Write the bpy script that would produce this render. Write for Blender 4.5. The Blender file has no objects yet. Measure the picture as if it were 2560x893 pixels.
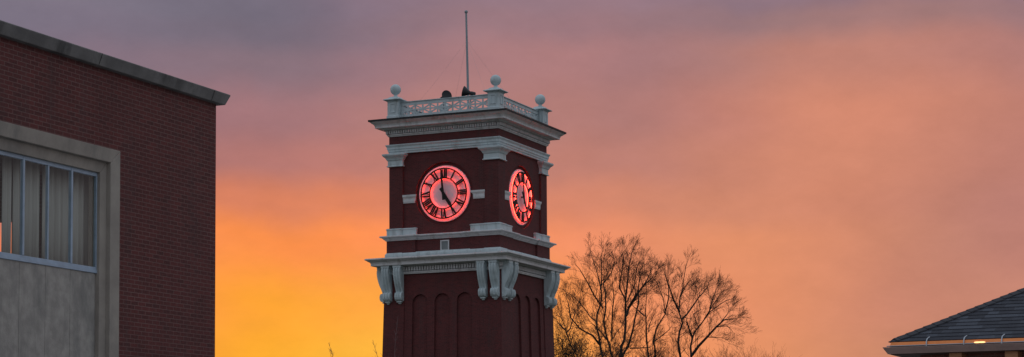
import bpy, math, random
from math import sin, cos, tan, pi, radians, sqrt, atan2
from mathutils import Vector, Matrix
random.seed(7)
S = bpy.context.scene
COL = S.collection

# ------------------------------------------------------------------ camera data
FPX, PITCH, PY, ROLL, YAW = 5136.0, .0662, 888.0, .0051, .4205
CAM = Vector((0, 0, 1.6))
FWD = Vector((0, cos(PITCH), sin(PITCH)))
UP0 = Vector((0, -sin(PITCH), cos(PITCH)))
RT0 = Vector((1, 0, 0))
RT = cos(ROLL) * RT0 - sin(ROLL) * UP0
UPV = sin(ROLL) * RT0 + cos(ROLL) * UP0
cam = bpy.data.cameras.new('camera')
co = bpy.data.objects.new('camera', cam)
COL.objects.link(co)
M3 = Matrix((RT, UPV, -FWD)).transposed()
co.matrix_world = Matrix.Translation(CAM) @ M3.to_4x4()
cam.sensor_width = 36
cam.lens = FPX / 2560 * 36
cam.shift_y = (PY - 446.5) / 2560
cam.clip_start = .5
cam.clip_end = 6000
S.camera = co


def ray(x, y):
    return FWD + (x - 1280) / FPX * RT - (y - PY) / FPX * UPV


def at(x, y, Y):
    """a surveyed point: where the sight line through a measured photo point meets depth Y"""
    d = ray(x, y)
    return CAM + d * (Y / d.y)


# ------------------------------------------------------------------ mesh builder
class MB:
    def __init__(s):
        s.v = []
        s.f = []

    def add(s, vs, fs):
        o = len(s.v)
        s.v += [tuple(p) for p in vs]
        s.f += [tuple(i + o for i in f) for f in fs]

    def box(s, x0, y0, z0, x1, y1, z1):
        vs = [(x, y, z) for z in (z0, z1) for y in (y0, y1) for x in (x0, x1)]
        s.add(vs, [(0, 2, 3, 1), (4, 5, 7, 6), (0, 1, 5, 4), (2, 6, 7, 3), (0, 4, 6, 2), (1, 3, 7, 5)])
        return s

    def hexa(s, a, b):
        """two quads a (4 pts) and b (4 pts) joined to a closed solid"""
        s.add(list(a) + list(b), [(3, 2, 1, 0), (4, 5, 6, 7)] + [(i, (i + 1) % 4, (i + 1) % 4 + 4, i + 4) for i in range(4)])
        return s

    def sweep(s, path, prof, closed_prof=False):
        """closed CCW plan path; profile list (outward d, z)"""
        n = len(path)
        dirs = []
        for i in range(n):
            a, b = Vector(path[i]), Vector(path[(i + 1) % n])
            d = (b - a).normalized()
            dirs.append(Vector((d.y, -d.x)))
        vs = []
        for (d, z) in prof:
            for i in range(n):
                n1, n2 = dirs[i - 1], dirs[i]
                m = (n1 + n2)
                m = m / max(.2, m.dot(n1)) if m.length > 1e-6 else n1
                p = Vector(path[i]) + m * d
                vs.append((p.x, p.y, z))
        fs = []
        k = len(prof)
        for j in range(k if closed_prof else k - 1):
            for i in range(n):
                a, b = j * n + i, j * n + (i + 1) % n
                jj = (j + 1) % k
                fs.append((a, b, jj * n + (i + 1) % n, jj * n + i))
        s.add(vs, fs)
        return s

    def cap(s, path, z, up=True):
        vs = [(x, y, z) for x, y in path]
        s.add(vs, [tuple(range(len(vs)))] if up else [tuple(reversed(range(len(vs))))])
        return s

    def tube(s, pts, rad, n=6, cap=True):
        pts = [Vector(p) for p in pts]
        m = len(pts)
        ref = Vector((.31, .17, .93)).normalized()
        vs = []
        t0 = (pts[1] - pts[0]).normalized()
        u = t0.cross(ref)
        if u.length < 1e-3:
            u = t0.cross(Vector((1, 0, 0)))
        u.normalize()
        for i in range(m):
            t = (pts[min(i + 1, m - 1)] - pts[max(i - 1, 0)]).normalized()
            u = (u - t * u.dot(t)).normalized()
            w = t.cross(u)
            r = rad[i] if hasattr(rad, '__len__') else rad
            for k in range(n):
                a = 2 * pi * k / n
                vs.append(pts[i] + (u * cos(a) + w * sin(a)) * r)
        fs = [(i * n + k, i * n + (k + 1) % n, (i + 1) * n + (k + 1) % n, (i + 1) * n + k) for i in range(m - 1) for k in range(n)]
        if cap and n > 3:
            fs += [tuple(reversed(range(n))), tuple((m - 1) * n + k for k in range(n))]
        s.add(vs, fs)
        return s

    def lathe(s, prof, c=(0, 0, 0), n=24, axis='z'):
        """prof (r, h)"""
        vs = []
        for r, h in prof:
            for k in range(n):
                a = 2 * pi * k / n
                x, y = r * cos(a), r * sin(a)
                if axis == 'z':
                    p = (x, y, h)
                elif axis == 'x':
                    p = (h, x, y)
                else:
                    p = (x, h, -y)
                vs.append((p[0] + c[0], p[1] + c[1], p[2] + c[2]))
        m = len(prof)
        fs = [(i * n + k, i * n + (k + 1) % n, (i + 1) * n + (k + 1) % n, (i + 1) * n + k) for i in range(m - 1) for k in range(n)]
        fs += [tuple(reversed(range(n))), tuple((m - 1) * n + k for k in range(n))]
        s.add(vs, fs)
        return s

    def xf(s, fn, start=0):
        s.v[start:] = [tuple(fn(*p)) for p in s.v[start:]]
        return s

    def build(s, name, mat, parent=None, smooth=False, loc=None, rz=None, bevel=0, label=None):
        me = bpy.data.meshes.new(name)
        me.from_pydata(s.v, [], s.f)
        me.validate()
        me.update()
        if smooth:
            me.polygons.foreach_set('use_smooth', [True] * len(me.polygons))
        o = bpy.data.objects.new(name, me)
        COL.objects.link(o)
        me.materials.append(mat)
        if parent:
            o.parent = parent
        if loc is not None:
            o.location = loc
        if rz is not None:
            o.rotation_euler.z = rz
        if bevel:
            b = o.modifiers.new('b', 'BEVEL')
            b.width = bevel
            b.segments = 2
            b.limit_method = 'ANGLE'
            b.angle_limit = radians(40)
        if label:
            o['label'] = label
        return o


def empty(name, loc, rz=0, label=None, cat=None, group=None):
    o = bpy.data.objects.new(name, None)
    COL.objects.link(o)
    o.location = loc
    o.rotation_euler.z = rz
    tag(o, label, cat, group)
    return o


def tag(o, label=None, cat=None, group=None, kind=None):
    if label: o['label'] = label
    if cat: o['category'] = cat
    if group: o['group'] = group
    if kind: o['kind'] = kind
    return o


def ball_prof(r, z, n=10, a0=-88, a1=90):
    return [(max(.001, r * cos(radians(a0 + (a1 - a0) * i / n))), z + r * sin(radians(a0 + (a1 - a0) * i / n))) for i in range(n + 1)]


# ------------------------------------------------------------------ materials
def newmat(name):
    m = bpy.data.materials.new(name)
    m.use_nodes = True
    nt = m.node_tree
    b = nt.nodes['Principled BSDF']
    return m, nt, b


def N(nt, t, **kw):
    n = nt.nodes.new(t)
    for k, v in kw.items():
        if k in n.inputs.keys() if hasattr(n.inputs, 'keys') else False:
            n.inputs[k].default_value = v
        else:
            setattr(n, k, v)
    return n


def mth(nt, op, a, b=None, c=None, clamp=False):
    n = nt.nodes.new('ShaderNodeMath')
    n.operation = op
    n.use_clamp = clamp
    for i, x in enumerate((a, b, c)):
        if x is None: continue
        if isinstance(x, (int, float)):
            n.inputs[i].default_value = x
        else:
            nt.links.new(x, n.inputs[i])
    return n.outputs[0]


def mixc(nt, f, a, b, mode='MIX'):
    n = nt.nodes.new('ShaderNodeMix')
    n.data_type = 'RGBA'
    n.blend_type = mode
    for i, x in ((0, f), (6, a), (7, b)):
        if isinstance(x, (int, float)):
            n.inputs[i].default_value = x
        elif isinstance(x, (tuple, list)):
            n.inputs[i].default_value = (*x[:3], 1)
        else:
            nt.links.new(x, n.inputs[i])
    return n.outputs[2]


def noise(nt, scale, detail=4, rough=.55, vec=None, lo=.35, hi=.65, sc=None):
    n = nt.nodes.new('ShaderNodeTexNoise')
    n.inputs['Scale'].default_value = scale
    n.inputs['Detail'].default_value = detail
    n.inputs['Roughness'].default_value = rough
    if vec is None:
        vec = nt.nodes.new('ShaderNodeTexCoord').outputs['Object']
    if sc:
        mp = nt.nodes.new('ShaderNodeMapping')
        mp.inputs['Scale'].default_value = sc
        nt.links.new(vec, mp.inputs[0])
        vec = mp.outputs[0]
    nt.links.new(vec, n.inputs['Vector'])
    r = nt.nodes.new('ShaderNodeMapRange')
    r.inputs[1].default_value = lo
    r.inputs[2].default_value = hi
    nt.links.new(n.outputs[0], r.inputs[0])
    return r.outputs[0]


def simple(name, c1, c2=None, rough=.6, scale=3, metal=0, bump=0, stain=None, sc=None):
    m, nt, b = newmat(name)
    c2 = c2 or tuple(x * .8 for x in c1)
    f = noise(nt, scale, sc=sc)
    c = mixc(nt, f, c1, c2)
    if stain:
        f2 = noise(nt, stain[1], 6, .65, lo=.5, hi=.72, sc=(1, 1, .35))
        c = mixc(nt, f2, c, stain[0])
    nt.links.new(c, b.inputs['Base Color'])
    b.inputs['Roughness'].default_value = rough
    b.inputs['Metallic'].default_value = metal
    if bump:
        bn = nt.nodes.new('ShaderNodeBump')
        bn.inputs['Strength'].default_value = .5
        bn.inputs['Distance'].default_value = bump
        nt.links.new(noise(nt, scale * 8, 5, .6), bn.inputs['Height'])
        nt.links.new(bn.outputs[0], b.inputs['Normal'])
    return m


def brick(name, c1, c2, mortar, msize=.011, h=.0677, w=.203, var=.5):
    m, nt, b = newmat(name)
    tc = nt.nodes.new('ShaderNodeTexCoord').outputs['Object']
    sp = nt.nodes.new('ShaderNodeSeparateXYZ')
    nt.links.new(tc, sp.inputs[0])
    u = mth(nt, 'ADD', sp.outputs[0], sp.outputs[1])
    cb = nt.nodes.new('ShaderNodeCombineXYZ')
    nt.links.new(u, cb.inputs[0])
    nt.links.new(sp.outputs[2], cb.inputs[1])
    bt = nt.nodes.new('ShaderNodeTexBrick')
    nt.links.new(cb.outputs[0], bt.inputs['Vector'])
    bt.inputs['Color1'].default_value = (*c1, 1)
    bt.inputs['Color2'].default_value = (*c2, 1)
    bt.inputs['Mortar'].default_value = (*mortar, 1)
    bt.inputs['Scale'].default_value = 1
    bt.inputs['Mortar Size'].default_value = msize / 2
    bt.inputs['Mortar Smooth'].default_value = .25
    bt.inputs['Brick Width'].default_value = w
    bt.inputs['Row Height'].default_value = h
    bt.offset = .5
    f = noise(nt, 1.1, 6, .65, lo=.3, hi=.7)
    c = mixc(nt, mth(nt, 'MULTIPLY', f, var), bt.outputs[0], tuple(x * .55 for x in c2))
    f2 = noise(nt, 22, 3, .6, lo=.35, hi=.7)
    c = mixc(nt, mth(nt, 'MULTIPLY', f2, .35), c, tuple(min(1, x * 1.7) for x in c1))
    # vertical washes of dirt
    f3 = noise(nt, 1.0, 6, .6, lo=.52, hi=.75, sc=(2.5, 2.5, .25))
    c = mixc(nt, mth(nt, 'MULTIPLY', f3, .35), c, (.05, .045, .045))
    nt.links.new(c, b.inputs['Base Color'])
    b.inputs['Roughness'].default_value = .85
    bn = nt.nodes.new('ShaderNodeBump')
    bn.inputs['Strength'].default_value = .6
    bn.inputs['Distance'].default_value = .006
    inv = mth(nt, 'SUBTRACT', 1, bt.outputs['Fac'])
    nt.links.new(inv, bn.inputs['Height'])
    nt.links.new(bn.outputs[0], b.inputs['Normal'])
    return m


def emit(name, col, st):
    m, nt, b = newmat(name)
    b.inputs['Base Color'].default_value = (*col, 1)
    b.inputs['Emission Color'].default_value = (*col, 1)
    b.inputs['Emission Strength'].default_value = st
    return m


BR_T = brick('tower_brick', (.120, .022, .023), (.062, .015, .016), (.12, .052, .050), var=.45)
BR_L = brick('hall_brick', (.125, .028, .026), (.064, .018, .018), (.19, .115, .105), msize=.014, var=.45)
BR_H = brick('house_brick', (.24, .08, .05), (.17, .05, .035), (.25, .2, .17))
TRIM = simple('white_painted_trim', (.66, .68, .70), (.60, .61, .62), .55, 2.5, stain=((.38, .38, .37), 3.2))
TRIM2 = simple('white_painted_metal', (.54, .64, .67), (.48, .57, .60), .5, 3, stain=((.34, .40, .41), 3.4))
ROOFM = simple('dark_roof_metal', (.012, .012, .015), (.008, .008, .01), .6)
DECK = simple('roof_membrane', (.16, .16, .17), (.10, .10, .11), .9)
CONC = simple('weathered_concrete', (.22, .215, .21), (.14, .137, .135), .9, 1.8, stain=((.04, .04, .04), 1.4), bump=.004)
STONE = simple('limestone', (.36, .325, .285), (.29, .26, .23), .85, 2.2, stain=((.20, .19, .175), 1.5), bump=.003)
PANEL = simple('grey_spandrel', (.39, .37, .34), (.28, .265, .245), .75, 5.2, stain=((.20, .195, .185), 2.4), bump=.003)
ALU = simple('anodised_aluminium', (.36, .46, .58), (.30, .38, .48), .45, 6)
ALUJ = simple('aluminium_rivet', (.10, .11, .13), None, .5)
CURT = simple('curtain_cloth', (.48, .465, .44), (.38, .365, .34), .95, 1.2, sc=(18, 18, .4))
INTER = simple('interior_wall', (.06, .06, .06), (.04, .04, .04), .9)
DISC = simple('clock_disc_white', (.68, .66, .72), (.63, .61, .67), .5, 2)
BLACK = simple('black_painted_iron', (.005, .005, .006), (.004, .004, .004), .75)
NEON = emit('red_neon', (1, .040, .022), 21.0)
POLE = simple('galvanised_pole', (.30, .36, .40), (.24, .29, .32), .45, 4)
HORN = simple('horn_plastic', (.022, .024, .028), (.015, .017, .02), .6)
BARK = simple('bark', (.032, .021, .016), (.02, .014, .011), .9, 6)
TWIG = simple('twig_bark', (.045, .024, .015), (.03, .017, .012), .9, 6)
SAPB = simple('sapling_bark', (.16, .10, .08), (.12, .07, .06), .9, 6)
LEAF = simple('dry_leaf', (.07, .03, .012), (.04, .02, .01), .8, 6)
GUT = simple('brown_gutter_paint', (.42, .29, .255), (.37, .25, .22), .38, 3, stain=((.28, .20, .18), 3))
COPPER = simple('copper_flashing', (.92, .31, .10), (.80, .25, .07), .35, 5, metal=.4)
STEEL = simple('stainless_strap', (.45, .48, .53), (.38, .42, .46), .3, 5, metal=.6)
WOOD = simple('stained_wood', (.42, .20, .09), (.34, .15, .065), .6, 3, sc=(1, 8, 8))
SOFF = simple('dark_soffit', (.09, .045, .03), (.07, .035, .025), .7)
GRASS = simple('winter_grass', (.06, .065, .03), (.045, .045, .028), .95, .6)
ASPH = simple('asphalt', (.05, .05, .052), (.04, .04, .042), .9, 2)


def glass():
    m, nt, b = newmat('window_glass')
    nt.nodes.remove(b)
    out = nt.nodes['Material Output']
    tr = nt.nodes.new('ShaderNodeBsdfTransparent')
    tr.inputs[0].default_value = (.95, .97, .96, 1)
    gl = nt.nodes.new('ShaderNodeBsdfGlossy')
    gl.inputs['Roughness'].default_value = .03
    lw = nt.nodes.new('ShaderNodeLayerWeight')
    lw.inputs[0].default_value = .5
    fz = mth(nt, 'ADD', mth(nt, 'MULTIPLY', mth(nt, 'POWER', lw.outputs['Facing'], 4), .5), .025)
    mx = nt.nodes.new('ShaderNodeMixShader')
    nt.links.new(fz, mx.inputs[0])
    nt.links.new(tr.outputs[0], mx.inputs[1])
    nt.links.new(gl.outputs[0], mx.inputs[2])
    nt.links.new(mx.outputs[0], out.inputs[0])
    return m


GLASS = glass()

# shingles: tabs of differing greys
def shingle():
    m, nt, b = newmat('asphalt_shingle')
    tc = nt.nodes.new('ShaderNodeTexCoord').outputs['UV']
    bt = nt.nodes.new('ShaderNodeTexBrick')
    nt.links.new(tc, bt.inputs['Vector'])
    bt.inputs['Scale'].default_value = 1
    bt.inputs['Color1'].default_value = (.022, .025, .038, 1)
    bt.inputs['Color2'].default_value = (.100, .115, .150, 1)
    bt.inputs['Mortar'].default_value = (.015, .015, .02, 1)
    bt.inputs['Mortar Size'].default_value = .0012
    bt.inputs['Brick Width'].default_value = .17
    bt.inputs['Row Height'].default_value = 1.0
    bt.inputs['Bias'].default_value = -.25
    bt.offset = .37
    bt.squash = 1.6
    bt.squash_frequency = 3
    f = noise(nt, 90, 3, .7)
    c = mixc(nt, mth(nt, 'MULTIPLY', f, .4), bt.outputs[0], (.035, .035, .045))
    f = noise(nt, 2.2, 3, .7)
    c = mixc(nt, mth(nt, 'MULTIPLY', f, .35), c, (.032, .034, .048))
    nt.links.new(c, b.inputs['Base Color'])
    b.inputs['Roughness'].default_value = .85
    return m


SHING = shingle()
HIPM = simple('hip_cap_shingle', (.045, .046, .056), (.03, .03, .038), .85, 4)

# ------------------------------------------------------------------ sky
def srgb(c):
    return tuple(((x / 255) / 12.92 if x / 255 <= .04045 else ((x / 255 + .055) / 1.055) ** 2.4) for x in c)


def sky():
    w = bpy.data.worlds.new('World')
    S.world = w
    w.use_nodes = True
    nt = w.node_tree
    bg = nt.nodes['Background']
    tc = nt.nodes.new('ShaderNodeTexCoord').outputs['Generated']
    nz = nt.nodes.new('ShaderNodeTexNoise')
    nz.inputs['Scale'].default_value = 7
    nz.inputs['Detail'].default_value = 4
    nz.inputs['Roughness'].default_value = .55
    nt.links.new(tc, nz.inputs['Vector'])
    sb = nt.nodes.new('ShaderNodeVectorMath'); sb.operation = 'SUBTRACT'
    sb.inputs[1].default_value = (.5, .5, .5)
    nt.links.new(nz.outputs['Color'], sb.inputs[0])
    sc = nt.nodes.new('ShaderNodeVectorMath'); sc.operation = 'SCALE'
    sc.inputs['Scale'].default_value = .04
    nt.links.new(sb.outputs[0], sc.inputs[0])
    ad = nt.nodes.new('ShaderNodeVectorMath'); ad.operation = 'ADD'
    nt.links.new(tc, ad.inputs[0]); nt.links.new(sc.outputs[0], ad.inputs[1])
    sp = nt.nodes.new('ShaderNodeSeparateXYZ')
    nt.links.new(ad.outputs[0], sp.inputs[0])
    X, Y, Z = sp.outputs
    az = mth(nt, 'DIVIDE', mth(nt, 'ARCTAN2', X, Y), pi / 180)
    hyp = mth(nt, 'SQRT', mth(nt, 'ADD', mth(nt, 'MULTIPLY', X, X), mth(nt, 'MULTIPLY', Y, Y)))
    el = mth(nt, 'DIVIDE', mth(nt, 'ARCTAN2', Z, hyp), pi / 180)
    fac = mth(nt, 'DIVIDE', mth(nt, 'ADD', az, 20), 40, clamp=True)
    # colours of the evening sky by azimuth (deg) in bands of elevation (deg)
    xs = [0, 250, 560, 750, 900, 1150, 1450, 1600, 1800, 2000, 2200, 2400, 2560]
    A = [degrees_(atan2(x - 1280, FPX)) for x in xs]
    rows = SKYROWS
    els = [degrees_(atan2(1228 - y, FPX)) for y, _ in rows]
    prev = None
    for (y, cols), e in zip(rows, els):
        r = nt.nodes.new('ShaderNodeValToRGB')
        r.color_ramp.interpolation = 'B_SPLINE'
        el0 = r.color_ramp.elements
        while len(el0) > 1: el0.remove(el0[-1])
        first = True
        for a, c in zip(A, cols):
            p = (a + 20) / 40
            if first:
                el0[0].position = p; q = el0[0]; first = False
            else:
                q = el0.new(p)
            q.color = (*srgb(c), 1)
        nt.links.new(fac, r.inputs[0])
        if prev is None:
            prev = r.outputs[0]
        else:
            mr = nt.nodes.new('ShaderNodeMapRange')
            mr.interpolation_type = 'SMOOTHSTEP'
            mr.inputs[1].default_value = pe
            mr.inputs[2].default_value = e
            nt.links.new(el, mr.inputs[0])
            prev = mixc(nt, mr.outputs[0], prev, r.outputs[0])
        pe = e
    # faint mottled cloud bands, running down to the right
    mp = nt.nodes.new('ShaderNodeMapping')
    mp.inputs['Rotation'].default_value = (0, radians(-48), 0)
    mp.inputs['Scale'].default_value = (9, 9, 17)
    nt.links.new(tc, mp.inputs[0])
    cf = noise(nt, 1, 7, .62, vec=mp.outputs[0], lo=.3, hi=.7)
    cl = mixc(nt, mth(nt, 'MULTIPLY', cf, .05), prev, (.36, .22, .21))
    cf2 = noise(nt, 3.1, 8, .65, vec=mp.outputs[0], lo=.25, hi=.75)
    g = nt.nodes.new('ShaderNodeMapRange')
    g.inputs[3].default_value = .93; g.inputs[4].default_value = 1.075
    nt.links.new(cf2, g.inputs[0])
    vm = nt.nodes.new('ShaderNodeVectorMath'); vm.operation = 'SCALE'
    nt.links.new(cl, vm.inputs[0]); nt.links.new(g.outputs[0], vm.inputs['Scale'])
    front = vm.outputs[0]
    # rest of the dome: blue-grey dusk behind the viewer, paler overhead
    def rng(v, a, b):
        n = nt.nodes.new('ShaderNodeMapRange'); n.interpolation_type = 'SMOOTHSTEP'
        n.inputs[1].default_value = a; n.inputs[2].default_value = b
        nt.links.new(v, n.inputs[0]); return n.outputs[0]
    back = mixc(nt, rng(el, 2, 45), BACKH, ZEN)
    azs = mth(nt, 'ABSOLUTE', az)
    c = mixc(nt, rng(azs, 22, 75), front, back)
    c = mixc(nt, rng(el, 15, 50), c, ZEN)
    c = mixc(nt, rng(mth(nt, 'MULTIPLY', el, -1), 0, 4), c, (.03, .03, .03))
    nt.links.new(c, bg.inputs[0])
    bg.inputs[1].default_value = 1


def degrees_(a):
    return a * 180 / pi


ZEN = (.47, .525, .60)
BACKH = (.38, .36, .39)
SKYROWS = [
 (1228, [(255,142,72),(255,152,62),(255,168,45),(255,176,48),(255,188,62),(255,182,68),(255,162,76),(250,152,92),(240,150,94),(230,146,100),(212,140,108),(206,138,108),(204,138,110)]),
 (893, [(255,142,76),(255,152,66),(255,168,44),(255,176,46),(255,184,60),(255,180,66),(255,162,78),(250,152,94),(238,149,98),(222,144,102),(206,138,108),(204,138,109),(204,140,112)]),
 (750, [(250,138,85),(255,146,78),(255,160,54),(255,168,50),(255,166,62),(255,162,72),(255,154,86),(246,148,100),(234,145,102),(224,144,105),(204,134,110),(198,132,110),(202,136,114)]),
 (600, [(230,130,92),(242,138,86),(254,146,76),(255,146,74),(254,145,82),(248,144,90),(244,146,104),(232,143,104),(228,145,103),(218,140,106),(208,136,108),(192,130,112),(188,126,113)]),
 (520, [(194,120,108),(208,126,102),(220,130,96),(222,132,94),(220,131,98),(218,132,102),(216,136,108),(206,133,108),(212,138,108),(210,136,108),(206,134,109),(192,129,112),(186,125,114)]),
 (425, [(164,116,118),(172,118,116),(180,120,114),(184,121,113),(190,125,114),(192,127,115),(192,128,113),(184,125,115),(204,134,111),(212,138,111),(210,137,111),(198,131,112),(190,127,114)]),
 (300, [(150,114,124),(156,116,123),(164,118,121),(164,118,121),(178,124,120),(178,126,122),(182,126,118),(172,122,119),(192,127,114),(212,138,112),(215,139,113),(202,133,112),(192,128,114)]),
 (150, [(118,110,126),(134,114,128),(136,114,124),(134,112,122),(152,118,126),(166,123,126),(176,125,124),(164,121,124),(170,123,119),(192,130,115),(194,132,116),(186,127,116),(178,124,118)]),
 (60, [(124,116,132),(122,112,128),(116,107,121),(118,107,121),(134,113,125),(150,119,127),(160,121,127),(152,119,125),(148,117,123),(156,120,120),(164,122,120),(160,121,120),(154,118,122)]),
 (0, [(132,122,136),(122,115,131),(113,107,122),(116,108,123),(133,114,129),(146,120,132),(154,122,131),(149,120,131),(142,117,128),(142,116,127),(144,116,126),(144,117,127),(143,117,130)]),
]
sky()
S.view_settings.view_transform = 'Standard'
S.view_settings.look = 'None'
S.view_settings.exposure = 0
S.view_settings.gamma = 1

# ------------------------------------------------------------------ the clock tower
TC = Vector((-2.127, 103.38, 0))
tower = empty('clock_tower', TC, -YAW, 'tall dark red brick clock tower with white cornices and two glowing red clocks', 'tower')


def rot(k, x, y):
    for _ in range(k % 4):
        x, y = -y, x
    return x, y


def face(k, s, z, d):
    """face k of the tower: s to the right, z up, d out from the axis -> local xyz"""
    x, y = rot(k, s, -d)
    return (x, y, z)


def sq(h):
    return [(-h, -h), (h, -h), (h, h), (-h, h)]


def stepped(h, s0, step):
    """square plan whose middle |s|<s0 is set back by step, CCW"""
    pts = []
    for k in range(4):
        for (s, d) in ((-h, h), (-s0, h), (-s0, h - step), (s0, h - step), (s0, h)):
            pts.append(rot(k, s, -d))
    return pts


# shaft with blind arches
def shaft_face(mb, k):
    w, zt, zs, r = 2.05, 12.36, 10.92, .41
    dp, dn = 3.13, 3.03     # panel and niche planes
    cs = [-1.2, 0, 1.2]
    q = lambda s, z, d: face(k, s, z, d)
    # pilasters and frame step
    P = 3.17
    def quad(a, b, c, d):
        mb.add([a, b, c, d], [(0, 1, 2, 3)])
    for s0, s1 in ((-P, -w), (w, P)):
        quad(q(s0, 0, P), q(s1, 0, P), q(s1, zt, P), q(s0, zt, P))
    quad(q(-w, 0, P), q(-w, 0, dp), q(-w, zt, dp), q(-w, zt, P))
    quad(q(w, 0, dp), q(w, 0, P), q(w, zt, P), q(w, zt, dp))
    # panel pieces
    edges = [-w]
    for c in cs:
        edges += [c - r, c + r]
    edges.append(w)
    for i in range(0, len(edges), 2):
        quad(q(edges[i], 0, dp), q(edges[i + 1], 0, dp), q(edges[i + 1], zt, dp), q(edges[i], zt, dp))
    n = 14
    for c in cs:
        pts = [(c + r * cos(pi - pi * i / n), zs + r * sin(pi - pi * i / n)) for i in range(n + 1)]
        for (a, za), (b, zb) in zip(pts, pts[1:]):
            quad(q(a, za, dp), q(b, zb, dp), q(b, zt, dp), q(a, zt, dp))
            quad(q(a, za, dn), q(b, zb, dn), q(b, zb, dp), q(a, za, dp))
        z0 = 2.5
        quad(q(c - r, z0, dn), q(c - r, zs, dn), q(c - r, zs, dp), q(c - r, z0, dp))
        quad(q(c + r, z0, dp), q(c + r, zs, dp), q(c + r, zs, dn), q(c + r, z0, dn))
        quad(q(c - r, z0, dp), q(c + r, z0, dp), q(c + r, z0, dn), q(c - r, z0, dn))
        quad(q(c - r, 0, dp), q(c + r, 0, dp), q(c + r, z0, dp), q(c - r, z0, dp))
        mb.add([q(c - r, z0, dn), q(c + r, z0, dn)] + [q(s, z, dn) for s, z in reversed(pts)], [tuple(range(n + 3))])


mb = MB()
for k in range(4):
    shaft_face(mb, k)
mb.xf(lambda x, y, z: (x * (1 + .0074 * max(0, 12.3 - z)), y * (1 + .0074 * max(0, 12.3 - z)), z))
mb.build('shaft', BR_T, tower)
mb = MB()
mb.sweep(sq(3.42), [(0, 0), (0, 1.1), (-.06, 1.2), (-.3, 1.2)])
mb.build('stone_base', STONE, tower)

# lower cornice
mb = MB()
mb.sweep(sq(3.0), [(.1, 12.36), (.235, 12.36), (.235, 12.40), (.26, 12.42), (.26, 12.47), (.16, 12.495), (.16, 12.73), (.36, 12.76), (.36, 12.78), (.685, 12.785),
                   (.685, 12.905), (.70, 12.915), (.715, 12.96), (.80, 13.0), (.86, 13.05), (.90, 13.06), (.916, 13.075), (.916, 13.13), (.86, 13.15), (.2, 13.24)])
mb.build('lower_cornice', TRIM, tower, bevel=.006)
mb = MB()
mb.sweep(stepped(3.17, 2.2, .03), [(0, 13.15), (0, 13.37), (-.05, 13.455), (-.2, 13.50)])
mb.build('water_table', TRIM2, tower, bevel=.008)


def dentils(z0, z1, d0, d1, s_max, pitch, wd, name):
    for k in range(4):
        m = MB()
        n = int(s_max / pitch)
        for i in range(-n, n + 1):
            s = i * pitch
            a = [face(k, s - wd / 2, z0, d0), face(k, s + wd / 2, z0, d0), face(k, s + wd / 2, z0, d1), face(k, s - wd / 2, z0, d1)]
            b = [(p[0], p[1], z1) for p in a]
            m.hexa(a, b)
        m.build(name, TRIM, tower)


dentils(12.515, 12.715, 3.15, 3.30, 3.2, .145, .085, 'dentil_course')

# scroll brackets, sixteen of them
bprof = [(0, 12.66), (.40, 12.66), (.425, 12.58), (.43, 12.44), (.405, 12.26), (.35, 12.06), (.28, 11.86), (.18, 11.66), (.115, 11.50), (.105, 11.45),
         (.20, 11.44), (.245, 11.39), (.268, 11.31), (.27, 11.22), (.25, 11.13), (.20, 11.06), (.13, 11.03), (.05, 11.02), (0, 11.02)]


def extr(mb, prof, s0, s1, k, base):
    n = len(prof)
    vs = [face(k, s0, z, base + d) for d, z in prof] + [face(k, s1, z, base + d) for d, z in prof]
    fs = [tuple(range(n)), tuple(reversed(range(n, 2 * n)))]
    fs += [(i, i + n, (i + 1) % n + n, (i + 1) % n) for i in range(n)]
    mb.add(vs, fs)


def spiral(mb, k, s, cd, cz, r, sgn, base, turns=1.6, th=.013):
    pts = []
    for i in range(22):
        a = turns * 2 * pi * i / 21
        rr = r * (1 - .75 * i / 21)
        pts.append(face(k, s, cz + rr * sin(a + .6), base + cd + rr * cos(a + .6)))
    mb.tube(pts, th, 4)


first = None
for k in range(4):
    for s in (-2.98, -2.28, 2.28, 2.98):
        if abs(s) == 2.98:
            s = math.copysign(2.93, s)
        m = MB()
        w = .39
        base = 3.19
        extr(m, bprof, s - w / 2, s + w / 2, k, base)
        # three raised fillets down the front
        for o in (-.15, 0, .15):
            pr = [(d + .035, z) for d, z in bprof[1:-1]]
            pr = [(0.0, bprof[1][1] - .002)] + pr + [(0.0, bprof[-1][1] + .002)]
            extr(m, pr, s + o - .038, s + o + .038, k, base)
        for sg in (-1, 1):
            spiral(m, k, s + sg * w / 2, .23, 12.42, .17, sg, base)
            spiral(m, k, s + sg * w / 2, .12, 11.23, .13, sg, base, 1.3)
        # cap block and pendant drop
        a = [face(k, s - .225, 12.66, base - .1), face(k, s + .225, 12.66, base - .1), face(k, s + .225, 12.66, base + .44), face(k, s - .225, 12.66, base + .44)]
        m.hexa(a, [(p[0], p[1], 12.783) for p in a])
        a = [face(k, s - .09, 10.96, base - .05), face(k, s + .09, 10.96, base - .05), face(k, s + .09, 10.96, base + .13), face(k, s - .09, 10.96, base + .13)]
        b = [face(k, s - .06, 10.88, base - .05), face(k, s + .06, 10.88, base - .05), face(k, s + .06, 10.88, base + .09), face(k, s - .06, 10.88, base + .09)]
        m.hexa(b, a)
        a2 = [face(k, s - .14, 10.962, base - .05), face(k, s + .14, 10.962, base - .05), face(k, s + .14, 10.962, base + .17), face(k, s - .14, 10.962, base + .17)]
        m.hexa(a2, [(p[0], p[1], 11.02) for p in a2])
        m.build('scroll_bracket', TRIM2, tower, bevel=.012)

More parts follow.
